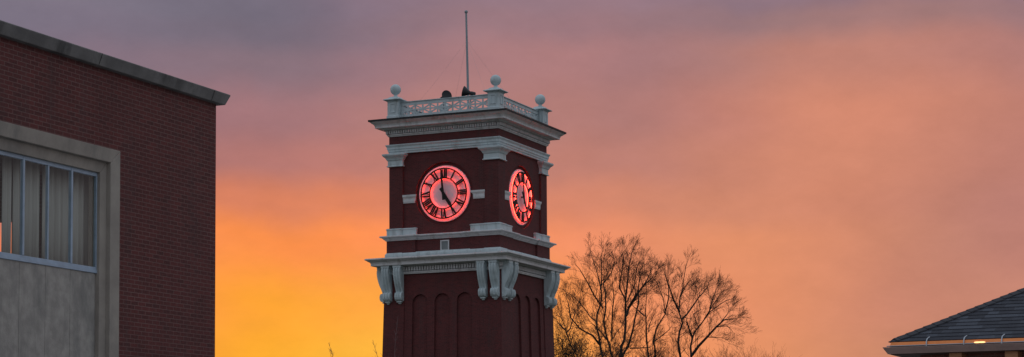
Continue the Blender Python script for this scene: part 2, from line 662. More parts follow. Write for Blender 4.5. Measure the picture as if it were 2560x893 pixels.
# brick attic between lower cornice and belt
mb = MB()
mb.sweep(stepped(3.10, 1.50, .10), [(0, 13.3), (0, 14.10)])
mb.build('attic_wall', BR_T, tower)
for k in (0, 2):
    m = MB()
    c0, z0, z1, hw = .085, 13.44, 13.97, .235
    for (s0, s1, a, b) in ((c0 - hw, c0 - hw + .055, z0, z1), (c0 + hw - .055, c0 + hw, z0, z1), (c0 - hw + .055, c0 + hw - .055, z0, z0 + .055), (c0 - hw + .055, c0 + hw - .055, z1 - .055, z1)):
        p = [face(k, s0, a, 2.9), face(k, s1, a, 2.9), face(k, s1, a, 3.04), face(k, s0, a, 3.04)]
        m.hexa(p, [(x, y, b) for x, y, _ in p])
    fr = m.build('vent_window', TRIM, tower)
    m = MB()
    p = [face(k, c0 - hw + .055, z0 + .055, 2.95), face(k, c0 + hw - .055, z0 + .055, 2.95), face(k, c0 + hw - .055, z0 + .055, 3.012), face(k, c0 - hw + .055, z0 + .055, 3.012)]
    m.hexa(p, [(x, y, z1 - .055) for x, y, _ in p])
    m.build('pane', simple('vent_panel', (.2, .23, .24)), fr)

# belt course (stepped) and plinth blocks
mb = MB()
mb.sweep(stepped(3.10, 1.50, .10), [(0, 14.06), (.05, 14.06), (.06, 14.10), (.11, 14.12), (.14, 14.17), (.20, 14.21), (.262, 14.22), (.276, 14.24), (.276, 14.285), (.24, 14.30), (-.12, 14.335)])
mb.build('belt_course', TRIM, tower, bevel=.005)
mb = MB()
pp = []
for cx, cy in ((-1, -1), (1, -1), (1, 1), (-1, 1)):
    m = MB()
    a, b_, o = 1.49, 2.25, 3.10
    # L-shaped plan wrapping the corner with a lower set-back at the ends
    plan = [(a, -o + .06), (b_, -o + .06), (b_, -o), (o, -o), (o, -b_), (o - .06, -b_), (o - .06, -a), (2.75, -a), (2.75, -2.75), (a, -2.75)]
    kk = {(1, -1): 0, (1, 1): 1, (-1, 1): 2, (-1, -1): 3}[(cx, cy)]
    plan = [rot(kk, x, y) for x, y in plan]
    m.sweep(plan, [(0, 14.30), (0, 14.60), (.03, 14.615), (.03, 14.65), (-.02, 14.685)])
    m.cap([(x, y) for x, y in plan], 14.684)
    m.build('plinth_block', TRIM2, tower, bevel=.006)

# belfry walls with a round recess for each dial
mb = MB()
ZC, RR = 16.30, 1.575
core = 2.78
PI_ = 2.25
for k in range(4):
    w, z0, z1, d1 = PI_, 14.3, 18.5, 2.9
    n = 72
    ring, sqr = [], []
    angs = sorted(set([2 * pi * i / n for i in range(n)] + [atan2(z - ZC, s) % (2 * pi) for s in (-w, w) for z in (z0, z1)]))
    for a in angs:
        c, s_ = cos(a), sin(a)
        t = min((w / abs(c)) if abs(c) > 1e-6 else 1e9, ((z1 - ZC) / s_) if s_ > 1e-6 else 1e9, ((z0 - ZC) / s_) if s_ < -1e-6 else 1e9)
        ring.append((RR * c, ZC + RR * s_)); sqr.append((t * c, ZC + t * s_))
    m_ = len(angs)
    vs = [face(k, s, z, d1) for s, z in ring] + [face(k, s, z, d1) for s, z in sqr] + [face(k, s, z, core) for s, z in ring]
    fs = [(i, i + m_, (i + 1) % m_ + m_, (i + 1) % m_) for i in range(m_)] + [(i + 2 * m_, i, (i + 1) % m_, (i + 1) % m_ + 2 * m_) for i in range(m_)]
    fs.append(tuple(range(2 * m_, 3 * m_)))
    mb.add(vs, fs)
    for sg in (-1, 1):     # returns against the corner piers
        p = [face(k, sg * PI_, 14.3, 2.9), face(k, sg * PI_, 14.3, 3.0), face(k, sg * PI_, 18.5, 3.0), face(k, sg * PI_, 18.5, 2.9)]
        mb.add(p, [(0, 1, 2, 3)])
        s0, s1 = (PI_, 3.0) if sg > 0 else (-3.0, -PI_)
        p = [face(k, s0, 14.3, 3.0), face(k, s1, 14.3, 3.0), face(k, s1, 19.35, 3.0), face(k, s0, 19.35, 3.0)]
        mb.add(p, [(0, 1, 2, 3)])
    p = [face(k, -PI_, 18.5, 3.0), face(k, PI_, 18.5, 3.0), face(k, PI_, 19.35, 3.0), face(k, -PI_, 19.35, 3.0)]
    mb.add(p, [(0, 1, 2, 3)])
    p = [face(k, -PI_, 18.5, 2.9), face(k, PI_, 18.5, 2.9), face(k, PI_, 18.5, 3.0), face(k, -PI_, 18.5, 3.0)]
    mb.add(p, [(0, 1, 2, 3)])
mb.build('belfry_wall', BR_T, tower)
# impost blocks beside the dials
for k in range(4):
    for sg in (-1, 1):
        m = MB()
        pr = [(2.85, 15.93), (2.945, 15.93), (2.955, 15.99), (2.965, 16.0), (2.965, 16.15), (2.985, 16.2), (3.015, 16.25), (3.02, 16.34), (2.85, 16.35)]
        i0 = 1.60
        n = len(pr)
        vs = [face(k, sg * 2.26, z, d) for d, z in pr] + [face(k, sg * (i0 - (d - 2.965) * 2.2 if d > 2.965 else i0), z, d) for d, z in pr]
        fs = [tuple(range(n)), tuple(reversed(range(n, 2 * n)))] + [(i, i + n, (i + 1) % n + n, (i + 1) % n) for i in range(n)]
        if sg > 0: fs = [tuple(reversed(f)) for f in fs]
        m.add(vs, fs)
        m.build('impost_block', TRIM, tower, bevel=.004)

# pier capitals
for kk in range(4):
    m = MB()
    plan = [rot(kk, x, y) for x, y in ((2.28, -3.0), (3.0, -3.0), (3.0, -2.28), (2.28, -2.28))]
    m.sweep(plan, [(-.1, 17.79), (.10, 17.79), (.10, 17.83), (.055, 17.86), (.055, 18.08), (.075, 18.11), (.10, 18.12), (.12, 18.18), (.165, 18.25), (.20, 18.27), (.23, 18.30),
                   (.262, 18.34), (.275, 18.35), (.275, 18.425), (-.1, 18.45)])
    m.build('capital', TRIM2, tower, bevel=.004)
# entablature band
mb = MB()
mb.sweep(sq(3.0), [(-.08, 18.45), (.02, 18.45), (.02, 18.545), (.055, 18.55), (.055, 18.655), (.09, 18.66), (.09, 18.765), (.105, 18.79), (.13, 18.83), (.146, 18.85), (.146, 18.895), (-.02, 18.92)])
mb.build('architrave_band', TRIM2, tower, bevel=.004)
# upper cornice
mb = MB()
mb.sweep(sq(3.0), [(-.02, 19.31), (.04, 19.31), (.05, 19.36), (.09, 19.37), (.09, 19.42), (.05, 19.43), (.05, 19.61), (.20, 19.64), (.22, 19.69), (.26, 19.70), (.53, 19.705),
                   (.53, 19.80), (.545, 19.82), (.56, 19.86), (.60, 19.90), (.66, 19.94), (.71, 19.99), (.735, 20.0), (.74, 20.03), (.3, 20.04)])
mb.build('upper_cornice', TRIM, tower, bevel=.004)
dentils(19.45, 19.60, 3.04, 3.16, 3.1, .132, .075, 'dentil_course')
mb = MB()
mb.sweep(sq(3.0), [(.70, 20.022), (.785, 20.022), (.787, 20.11), (.6, 20.125), (-.3, 20.16)])
mb.cap(sq(2.72), 20.158)
mb.build('roof', ROOFM, tower)

# pedestals and balls
PC = 2.76
for i, (cx, cy) in enumerate(((-PC, -PC), (PC, -PC), (PC, PC), (-PC, PC))):
    m = MB()
    sh = lambda h: [(cx - h, cy - h), (cx + h, cy - h), (cx + h, cy + h), (cx - h, cy + h)]
    m.sweep(sh(.1), [(d_ - .1, z_) for d_, z_ in [(.34, 20.13), (.34, 20.36), (.30, 20.40), (.305, 20.42), (.305, 21.06), (.32, 21.09), (.36, 21.12), (.45, 21.15), (.475, 21.16), (.475, 21.195), (.28, 21.28), (.24, 21.33), (.14, 21.37)]])
    m.cap(sh(.14), 21.37)
    for k in range(4):   # recessed panel mouldings on each side
        for (s0, s1, a, b) in ((-.15, -.115, 20.52, 20.98), (.115, .15, 20.52, 20.98), (-.115, .115, 20.52, 20.555), (-.115, .115, 20.945, 20.98)):
            p = [rot(k, s0, -.30), rot(k, s1, -.30), rot(k, s1, -.335), rot(k, s0, -.335)]
            p = [(x + cx, y + cy) for x, y in p]
            m.hexa([(x, y, a) for x, y in p], [(x, y, b) for x, y in p])
    ped = m.build('pedestal', TRIM2, tower, bevel=.006)
    m = MB()
    m.lathe([(.13, 21.36), (.11, 21.40), (.085, 21.44), (.09, 21.47)] + ball_prof(.272, 21.735, 14, -70), (cx, cy, 0), 28)
    m.build('ball_finial', TRIM2, ped, smooth=True)
# fretwork balustrades
for k in range(4):
    m = MB()
    def bar(a, b, wd, d0=2.735, d1=2.785):
        a, b = Vector(a), Vector(b)
        t = (b - a).normalized(); nn = Vector((-t.y, t.x)) * wd / 2
        q = [a - nn, b - nn, b + nn, a + nn]
        m.hexa([face(k, p.x, p.y, d0) for p in q], [face(k, p.x, p.y, d1) for p in q])
    z0, z1 = 20.44, 20.86
    x0, x1 = -2.475, 2.475
    bar((x0, 20.28), (x1, 20.28), .30, 2.73, 2.79)
    bar((x0, 20.965), (x1, 20.965), .17, 2.73, 2.79)
    bar((x0, 21.065), (x1, 21.065), .035, 2.68, 2.84)
    nb = 6
    bw = (x1 - x0) / nb
    for i in range(nb + 1):
        bar((x0 + i * bw, z0), (x0 + i * bw, z1), .07 if i not in (0, nb) else .3, 2.733, 2.787)
    for i in range(nb):
        a, b = x0 + i * bw, x0 + (i + 1) * bw
        c = (a + b) / 2; zm = (z0 + z1) / 2
        bar((c, z0), (c, z1), .075, 2.737, 2.783)
        bar((a, zm), (b, zm), .07, 2.739, 2.781)
        bar((a, z0), (b, z1), .068, 2.741, 2.779)
        bar((a, z1), (b, z0), .068, 2.743, 2.777)
    m.build('balustrade', TRIM2, tower)

# clock dials: white disc, black skeleton rings, neon tubes behind them
NUM = ['XII', 'I', 'II', 'III', 'IV', 'V', 'VI', 'VII', 'VIII', 'IX', 'X', 'XI']


def poly(m, k, pts, d0, d1):
    n = len(pts)
    vs = [face(k, s, z, d1) for s, z in pts] + [face(k, s, z, d0) for s, z in pts]
    m.add(vs, [tuple(range(n)), tuple(reversed(range(n, 2 * n)))] + [(i, i + n, (i + 1) % n + n, (i + 1) % n) for i in range(n)])


def annulus(m, k, r0, r1, d0, d1, n=72):
    vs = []
    for i in range(n):
        a = 2 * pi * i / n
        for r, d in ((r0, d0), (r1, d0), (r1, d1), (r0, d1)):
            vs.append(face(k, r * cos(a), ZC + r * sin(a), d))
    fs = [(4 * i + j, 4 * ((i + 1) % n) + j, 4 * ((i + 1) % n) + (j + 1) % 4, 4 * i + (j + 1) % 4) for i in range(n) for j in range(4)]
    m.add(vs, fs)


for k in range(4):
    m = MB()
    n = 72
    for r0, r1, d0, d1 in ((0, 1.40, 2.79, 2.845), (0, .10, 2.845, 2.875)):
        vs = [face(k, r1 * cos(2 * pi * i / n), ZC + r1 * sin(2 * pi * i / n), d) for d in (d0, d1) for i in range(n)]
        m.add(vs, [tuple(range(n, 2 * n)), tuple(reversed(range(n)))] + [(i, (i + 1) % n, (i + 1) % n + n, i + n) for i in range(n)])
    dial = m.build('clock_dial', DISC, tower)
    m = MB()
    annulus(m, k, 1.208, 1.276, 2.945, 2.97)
    annulus(m, k, .736, .798, 2.945, 2.97)
    for i in range(12):    # stand-off pins holding the rings
        a = 2 * pi * i / 12 + .13
        m.tube([face(k, 1.248 * cos(a), ZC + 1.248 * sin(a), 2.84), face(k, 1.248 * cos(a), ZC + 1.248 * sin(a), 2.96)], .008, 4)
    m.build('chapter_ring', BLACK, dial)
    m = MB()
    for r in (1.243, .765):
        m.tube([face(k, r * cos(2 * pi * i / 64), ZC + r * sin(2 * pi * i / 64), 2.908) for i in range(65)], .011, 6, cap=False)
    m.build('neon_tube', NEON, dial)
    for h, txt in enumerate(NUM):
        m = MB()
        th = -2 * pi * h / 12          # rotation (counter-clockwise positive)
        ra, rb = .765, 1.24
        wid = {'I': .092, 'V': .21, 'X': .21}
        tot = sum(wid[c] for c in txt)
        x = -tot / 2
        def put(pts):
            q = []
            for (s, r) in pts:
                q.append((s * cos(th) - r * sin(th), ZC + s * sin(th) + r * cos(th)))
            poly(m, k, q, 2.953 + random.random() * .003, 2.98 + random.random() * .003)
        def stroke(x0, r0, x1, r1, w):
            put([(x0 - w / 2, r0), (x0 + w / 2, r0), (x1 + w / 2, r1), (x1 - w / 2, r1)])
        for c in txt:
            w = wid[c]; xc = x + w / 2
            if c == 'I':
                stroke(xc, ra, xc, rb, .074)
            elif c == 'V':
                stroke(xc + .01, ra, xc - w * .30, rb, .088)
                stroke(xc + .01, ra, xc + w * .34, rb, .040)
            else:
                stroke(xc + w * .32, ra, xc - w * .30, rb, .088)
                stroke(xc - w * .34, ra, xc + w * .34, rb, .040)
            x += w
        m.build('numeral', BLACK, dial)
    def hand(name, ang, tip, tail, w0, w1, wt, d):
        m = MB()
        pts = [(-wt, -tail), (wt, -tail), (wt * .8, -tail * .35), (w0, .0), (w1, tip * .78), (.012, tip), (-.012, tip), (-w1, tip * .78), (-w0, 0), (-wt * .8, -tail * .35)]
        poly(m, k, [(s * cos(ang) - r * sin(ang), ZC + s * sin(ang) + r * cos(ang)) for s, r in pts], d, d + .018)
        m.build(name, BLACK, dial)
    hand('hour_hand', radians(-147), .86, .30, .08, .085, .065, 3.01)
    hand('minute_hand', radians(6), 1.19, .34, .065, .040, .075, 3.035)
    m = MB()
    m.tube([face(k, 0, ZC, 2.86), face(k, 0, ZC, 3.06)], .035, 10)
    m.build('hand_arbor', BLACK, dial)

# flagpole on the tower roof
tl = lambda x, y, z: TC + Vector((x * cos(YAW) + y * sin(YAW), -x * sin(YAW) + y * cos(YAW), z))
fp = empty('flagpole', tl(-.02, 0, 20.15), -YAW, 'bare grey metal flagpole standing on the clock tower roof', 'flagpole')
m = MB(); m.tube([(0, 0, 0), (-.04, 0, 2.4), (-.115, 0, 5.80)], [.070, .062, .05], 10)
m.lathe([(.16, 0), (.16, .05), (.09, .08), (.075, .3)], n=12)
m.build('pole', POLE, fp, smooth=False)
m = MB(); m.lathe([(.03, 5.76), (.05, 5.80)] + ball_prof(.088, 5.87, 10, -60), (-.115, 0, 0), 16)
m.build('ball_finial', POLE, fp, smooth=True)
for cx, cy in ((-1, -1), (1, -1), (1, 1), (-1, 1)):
    m = MB(); m.tube([(-.085, 0, 4.38), (cx * 1.3, cy * 1.3, 2.05), (cx * 2.5, cy * 2.5, -.02)], .003, 3)
    m.build('guy_wire', POLE, fp)

# horn loudspeakers behind the balustrade
def horn(loc, aim, tilt, label, fl=1.0, sz=.86):
    o = empty('horn_loudspeaker', loc, 0, label, 'loudspeaker', 'horn loudspeakers on the tower roof')
    m = MB()
    pr = [(.31, .44), (.325, .45), (.325, .43), (.26, .33), (.19, .22), (.13, .10), (.10, -.02), (.13, -.04), (.13, -.26), (.10, -.30), (.02, -.31)]
    m.lathe(list(reversed(pr)), n=20, axis='x')
    m.v = m.v
    R = Matrix.Rotation(aim, 3, 'Z') @ Matrix.Rotation(-tilt, 3, 'Y') @ Matrix.Scale(sz, 3)
    m.xf(lambda x, y, z: R @ Vector((x, y, z)) + Vector((0, 0, 1.42 * fl)))
    m.build('horn_bell', HORN, o, smooth=True)
    m = MB()
    m.tube([(0, 0, 0), (0, 0, 1.32 * fl)], .035, 8)
    m.box(-.12, -.12, 0, .12, .12, .02)
    m.tube([(0, 0, 1.28 * fl), R @ Vector((-.12, 0, 0)) + Vector((0, 0, 1.42 * fl))], .02, 5)
    m.build('mounting_post', POLE, o)
    return o


horn(tl(-.70, -1.5, 20.15), radians(-62), radians(8), 'dark horn loudspeaker left of the flagpole, bell aimed at the viewer', .86)
horn(tl(.42, -.7, 20.15), radians(172), radians(16), 'dark horn loudspeaker just right of the flagpole foot, seen side on', 1.06)

# ------------------------------------------------------------------ left hall
BX = Vector((-5.045, 35.0, 0))
hall = empty('brick_hall', BX, -YAW, 'large dark brick hall at the left with a stone framed window band', 'building')
# local frame: x = outward from the visible face, y = along the face (away), origin at its far corner
L_, W_ = 22.0, 14.0
HT = 8.27


def hb(m, x0, y0, z0, x1, y1, z1):
    m.box(x0, y0, z0, x1, y1, z1)


# main wall with window bay cut out : bay y -12.6..-2.90, z 0.6..7.02
wy0, wy1, wz0, wz1 = -12.6, -2.92, .6, 7.018
T = .35
m = MB()
hb(m, -T, -L_, 0, 0, wy0, HT); hb(m, -T, wy1, 0, 0, -.05, HT)
hb(m, -T, wy0, wz1, 0, wy1, HT); hb(m, -T, wy0, 0, 0, wy1, wz0)
m.build('wall', BR_L, hall)
# end wall with a window opening, rear walls
m = MB()
ox0, ox1, oz0, oz1 = -5.2, -3.95, 4.9, 6.48
hb(m, -W_, -T, 0, ox0, -.051, HT); hb(m, ox1, -T, 0, -T, -.051, HT); hb(m, ox0, -T, 0, ox1, -.051, oz0); hb(m, ox0, -T, oz1, ox1, -.051, HT)
hb(m, -W_, -L_, 0, -W_ + T, -T, HT); hb(m, -W_ + T, -L_, 0, -T, -L_ + T, HT)
m.build('wall', BR_L, hall)
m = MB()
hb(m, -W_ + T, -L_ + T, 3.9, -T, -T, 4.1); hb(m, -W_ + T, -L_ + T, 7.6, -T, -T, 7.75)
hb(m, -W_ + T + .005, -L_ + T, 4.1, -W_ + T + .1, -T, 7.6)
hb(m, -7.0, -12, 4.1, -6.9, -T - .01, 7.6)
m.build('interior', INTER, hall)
m = MB()
hb(m, -W_ - .1, -L_ - .1, HT + .0, -.1, -.1, HT + .06)
m.build('roof', DECK, hall)
# coping, slanting outwards
m = MB()
pl = [(-W_, -L_), (0, -L_), (0, 0), (-W_, 0)]
m.sweep(pl, [(-.4, HT - .003), (.095, HT - .003), (.165, 8.44), (.15, 8.455), (-.4, 8.46), (-.4, HT - .003)])
cop = m.build('coping', CONC, hall, bevel=.008)
DJ = simple('dark_joint', (.02, .02, .02))
for yy in (-.36, -3.6, -6.9, -10.2, -13.5):
    m = MB()
    m.hexa([(.098, yy, HT + .0), (.098, yy + .012, HT + .0), (.098 + .002, yy + .012, HT), (.1, yy, HT)],
           [(.168, yy, 8.445), (.168, yy + .012, 8.445), (.172, yy + .012, 8.445), (.172, yy, 8.445)])
    m.build('joint', DJ, cop)


# stone surround: outer flat band (proud), inner set-back band
def frame_band(m, y0, y1, z1, w, x0, x1, z0=.6, wh=None):
    wh = wh or w
    """three-sided band: outer edge y0..y1,z1 ; width w; chamfered inner edge"""
    c = .035
    def L(pts_out, pts_in):
        pass
    # right jamb, left jamb, head as mitred prisms
    for (a, b) in (((y1, z0, y1, z1), (y1 - w, z0, y1 - w, z1 - wh)), ((y0, z0, y0, z1), (y0 + w, z0, y0 + w, z1 - wh)), ((y0, z1, y1, z1), (y0 + w, z1 - wh, y1 - w, z1 - wh))):
        oy0, oz0, oy1, oz1 = a
        iy0, iz0, iy1, iz1 = b
        m.hexa([(x0, oy0, oz0), (x0, oy1, oz1), (x0, iy1, iz1), (x0, iy0, iz0)], [(x1, oy0, oz0), (x1, oy1, oz1), (x1 - c, iy1, iz1), (x1 - c, iy0, iz0)])


m = MB()
frame_band(m, wy0, wy1, wz1, .21, -.30, .045)
m.build('stone_surround', STONE, hall, bevel=.008)
m = MB()
frame_band(m, wy0 + .21, wy1 - .21, wz1 - .21, .13, -.32, -.065, wh=.172)
m.build('stone_reveal', STONE, hall, bevel=.006)
# spandrel panels and window band
iy0, iy1 = wy0 + .34, wy1 - .34
ys = [-3.255, -3.92, -4.505, -5.11, -5.70, -6.3, -6.9, -7.5, -8.1, -8.7, -9.3, -9.9, -10.5, -11.1, -11.7, -12.21]
m = MB()
jy = [-3.305, -3.93, -4.55, -5.18, -5.8, -6.4, -7.0, -7.6, -8.2, -8.8, -9.4, -10.0, -10.6, -11.2, -11.8, -12.21]
for a, b in zip(jy, jy[1:]):
    hb(m, -.30, b + .003, 3.2, -.16, a - .003, 5.045)
    hb(m, -.30, b + .003, .6, -.16, a - .003, 1.6)
hb(m, -.30, iy0, .6, -.175, iy1, 1.6); hb(m, -.30, iy0, 3.2, -.172, iy1, 5.04)
m.build('spandrel_panel', PANEL, hall, bevel=.003)
for zlo, zhi in ((5.045, 6.635), (1.605, 3.195)):
    m = MB()
    fx0, fx1 = -.20, -.15
    hb(m, fx0, iy0, zlo, fx1 + .012, iy1, zlo + .055)          # sill rail
    hb(m, fx0 + .02, iy0, zlo + .055, fx1 + .0, iy1, zlo + .095)
    hb(m, fx0, iy0, zhi - .06, fx1, iy1, zhi)
    hb(m, fx0, iy1 - .022, zlo + .095, fx1, iy1, zhi - .06)
    fr = m.build('window', ALU, hall, bevel=.004)
    for j, y in enumerate(ys[1:]):
        m = MB()
        wd = .021 if j % 2 == 0 else .016
        hb(m, fx0, y - wd, zlo + .095, fx1 + (.008 if j % 2 == 0 else .0), y + wd, zhi - .02 if j % 2 == 0 else zhi - .06)
        o = m.build('mullion', ALU, fr, bevel=.003)
    for a, b in zip(ys, ys[1:]):
        m = MB()
        hb(m, -.166, b + .018, zlo + .09, -.160, a - .018, zhi - .055)
        m.build('pane', GLASS, fr)
# curtains behind the upper glass
cur = [(-3.535, -2.85), (-4.289, -3.555), (-5.018, -4.352), (-5.262, -5.066), (-6.2, -5.40), (-7.3, -6.25), (-8.5, -7.4), (-10, -8.6), (-12.2, -10.1)]
lab = ['rightmost grey curtain panel in the upper window band of the brick hall', 'grey curtain panel behind the third and second window lights from the right',
       'grey curtain beside the narrow dark gap, right of the orange sliver', 'narrow grey curtain strip between the two orange slivers of sky', 'grey curtain at the left edge, beyond the wider orange gap']
for i, (a, b) in enumerate(cur):
    m = MB()
    n = max(6, int((b - a) / .028))
    pts = []
    ph = random.random() * 6
    for j in range(n + 1):
        y = a + (b - a) * j / n
        pts.append((-.42 + (.036 if b - a > .3 else .012) * sin(j * 1.25 + ph + .8 * sin(j * .23)), y))
    vs = [(x, y, 4.6) for x, y in pts] + [(x * 1.0, y, 6.75) for x, y in pts]
    m.add(vs, [(j, j + 1, j + n + 2, j + n + 1) for j in range(n)])
    o = m.build('curtain', CURT, smooth=True, loc=BX, rz=-YAW)
    md = o.modifiers.new('s', 'SOLIDIFY'); md.thickness = .004
    tag(o, lab[i] if i < len(lab) else 'grey curtain panel farther along the hall window band, toward the viewer', 'curtain', 'curtains in the hall window')

# ------------------------------------------------------------------ right house
E = at(2221, 856, 33.0)
ZE = E.z
house = empty('hip_roofed_house', Vector((E.x, E.y, 0)), -YAW, 'low house at the right with a dark shingled hip roof and brown gutter', 'house')
HW, HD, SL = 11.0, 7.0, .508
ov = .42
hs = sqrt(1 + SL * SL)
def roof_plane(corners_fn, length, rows, name):
    pass


def uvmesh(name, quads, mat, parent):
    vs, fs, uvs = [], [], []
    for q, uv in quads:
        o = len(vs); vs += q; fs.append(tuple(range(o, o + len(q)))); uvs += uv
    me = bpy.data.meshes.new(name)
    me.from_pydata(vs, [], fs)
    l = me.uv_layers.new(name='UVMap')
    for i, uv in enumerate(uvs): l.data[i].uv = uv
    me.materials.append(mat)
    o = bpy.data.objects.new(name, me); COL.objects.link(o); o.parent = parent
    return o


exp_ = .143
th_ = .012
quads = []
def to_side(side, s, r, lift):
    """side 0 front(y-), 1 right(x+), 2 back, 3 left; s along eave from its left corner, r plan distance in from eave"""
    z = ZE + r * SL + lift
    if side == 0: return (s, r, z)
    if side == 1: return (HW - r, s, z)
    if side == 2: return (HW - s, HD - r, z)
    return (r, HD - s, z)


for side in range(4):
    Ls = HW if side % 2 == 0 else HD
    rmax = HD / 2
    nrow = int(rmax * hs / exp_) + 1
    for i in range(nrow):
        r0 = i * exp_ / hs
        r1 = min((i + 1) * exp_ / hs, rmax)
        s0, s1 = r0, Ls - r0
        t0, t1 = r1, Ls - r1
        a = [to_side(side, s0, r0, th_), to_side(side, s1, r0, th_), to_side(side, t1, r1, .001), to_side(side, t0, r1, .001)]
        sh = random.random() * 3 + i * .13
        quads.append((a, [(s0 + sh, i + .5), (s1 + sh, i + .5), (t1 + sh, i + .5), (t0 + sh, i + .5)]))
        bq = [to_side(side, s0, r0, -.0005), to_side(side, s1, r0, -.0005), to_side(side, s1, r0, th_), to_side(side, s0, r0, th_)]
        quads.append((bq, [(0, 0)] * 4))
roof = uvmesh('roof', quads, SHING, house)
# roof deck body and hip caps
for (c0, c1) in (((0, 0), (HD / 2, HD / 2)), ((HW, 0), (HW - HD / 2, HD / 2)), ((HW, HD), (HW - HD / 2, HD / 2)), ((0, HD), (HD / 2, HD / 2))):
    m = MB()
    c0, c1 = Vector(c0), Vector(c1)
    d2 = (c1 - c0).normalized(); nrm = Vector((-d2.y, d2.x))
    Lh = (c1 - c0).length
    nseg = int(Lh / .16)
    for i in range(nseg):
        a0, a1 = max(.10, Lh * i / nseg), Lh * (i + 1) / nseg + .04
        for sg in (-1, 1):
            w = .12
            def P(t, off, lift):
                p = c0 + d2 * t + nrm * off
                r = t / sqrt(2)
                return (p.x, p.y, ZE + r * SL - abs(off) / sqrt(2) * SL * 1.0 + lift)
            q = [P(a0, 0, .034), P(a1, 0, .022), P(a1, sg * w, .022), P(a0, sg * w, .034)]
            q2 = [(x, y, z - .02) for x, y, z in q]
            if sg > 0: q.reverse(); q2.reverse()
            m.hexa(q, q2)
    m.build('hip_cap', HIPM, roof)

m = MB()   # soffit box and roof body under the shingles
m.box(.03, .03, ZE - .20, HW - .03, HD - .03, ZE - .17)
m.build('soffit', SOFF, house)
m = MB()   # copper apron under the shingles
m.sweep([(.05, 0), (HW - .05, 0), (HW - .05, HD), (.05, HD)], [(-.03, ZE - .002), (.004, ZE - .004), (.022, ZE - .062), (.03, ZE - .075), (-.03, ZE - .08)])
m.build('fascia', COPPER, house)
m = MB()   # gutter, ogee front
gp = [(-.03, ZE - .19), (.014, ZE - .19), (.020, ZE - .178), (.028, ZE - .165), (.056, ZE - .125), (.066, ZE - .108), (.068, ZE - .098), (.076, ZE - .096), (.077, ZE - .084), (.068, ZE - .083),
      (.064, ZE - .095), (.055, ZE - .11), (.022, ZE - .16), (-.0, ZE - .175), (-.03, ZE - .178)]
m.sweep([(0, 0), (HW, 0), (HW, HD), (0, HD)], gp)
gut = m.build('gutter', GUT, house)
m = MB()
m.tube([(-.02, -.035, ZE - .066), (HW, -.035, ZE - .066)], .0095, 8)
m.tube([(HW, -.035, ZE - .066), (HW + .035, HD, ZE - .066)], .0095, 8)
m.build('rail', STEEL, gut)
x = .628
while x < HW - .3:
    m = MB()
    y_ = lambda r: r
    pts = [(x + .022, .085, ZE + .085 * SL + .028), (x + .010, .03, ZE + .050), (x, -.004, ZE + .030), (x - .004, -.03, ZE - .004), (x - .004, -.046, ZE - .05), (x - .004, -.052, ZE - .095), (x - .002, -.080, ZE - .10)]
    for a, b in zip(pts, pts[1:]):
        w = .009
        m.hexa([(a[0] - w, a[1], a[2]), (a[0] + w, a[1], a[2]), (b[0] + w, b[1], b[2]), (b[0] - w, b[1], b[2])],
               [(a[0] - w, a[1] - .004, a[2] + .004), (a[0] + w, a[1] - .004, a[2] + .004), (b[0] + w, b[1] - .004, b[2] + .004), (b[0] - w, b[1] - .004, b[2] + .004)])
    m.build('gutter_hanger', STEEL, gut)
    x += .595
x = .96
while x < HW - .5:
    m = MB()
    m.box(x, .06, ZE - .36, x + .2, ov, ZE - .20)
    m.build('rafter_tail', WOOD, house)
    x += .88
m = MB()
m.box(ov, ov, 0, HW - ov, HD - ov, ZE - .2)
m.build('wall', BR_H, house)
m = MB()
for x in (1.6, 4.4, 7.2):
    m.box(x, ov - .03, 1.0, x + 1.2, ov - .001, 2.6)
wn = m.build('window', TRIM, house)
m = MB()
for x in (1.6, 4.4, 7.2):
    m.box(x + .07, ov - .04, 1.07, x + 1.13, ov - .031, 2.53)
m.build('pane', simple('dark_glass', (.02, .025, .03), None, .08), wn)

gl = empty('gutter_glint_light', house.matrix_world @ Vector((0, 0, 0)), 0, 'tiny warm lamp added for the copper gleam in the gutter below the shingles, between two steel straps', 'fill_light')
gl.location = Vector((E.x, E.y, 0)) + Vector((cos(YAW) * 1.47 + sin(YAW) * -.048, -sin(YAW) * 1.47 + cos(YAW) * -.048, ZE - .052))  # added emitter standing in for the gleam on the copper, no real fixture
m = MB(); m.lathe([(.001, -.09), (.008, -.08), (.012, -.055), (.012, .055), (.008, .08), (.001, .09)], n=10, axis='x')
o_ = m.build('glint_rod', emit('warm_glint_emitter', (1, .50, .20), 2.2), gl, smooth=True); o_.rotation_euler.z = -YAW
m = MB(); m.box(-.015, -.006, -.06, .015, .006, -.0125)
m.build('glint_rod_holder', BLACK, gl).rotation_euler.z = -YAW

# ------------------------------------------------------------------ trees
def jitter_dir(d, ang, rnd):
    p = d.orthogonal().normalized()
    q = d.cross(p)
    a = rnd.random() * 2 * pi
    return (d * cos(ang) + (p * cos(a) + q * sin(a)) * sin(ang)).normalized()


def interp(pts, t):
    n = len(pts) - 1
    x = t * n
    i = min(int(x), n - 1)
    f = x - i
    return pts[i].lerp(pts[i + 1], f), (pts[i + 1] - pts[i]).normalized()


def resample(pts, step):
    out = [pts[0]]
    for i in range(len(pts) - 1):
        p0 = pts[max(i - 1, 0)]; p1 = pts[i]; p2 = pts[i + 1]; p3 = pts[min(i + 2, len(pts) - 1)]
        n = max(1, int((p2 - p1).length / step))
        for j in range(1, n + 1):
            t = j / n
            out.append(.5 * ((2 * p1) + (p2 - p0) * t + (2 * p0 - 5 * p1 + 4 * p2 - p3) * t * t + (3 * p1 - p0 - 3 * p2 + p3) * t ** 3))
    return out


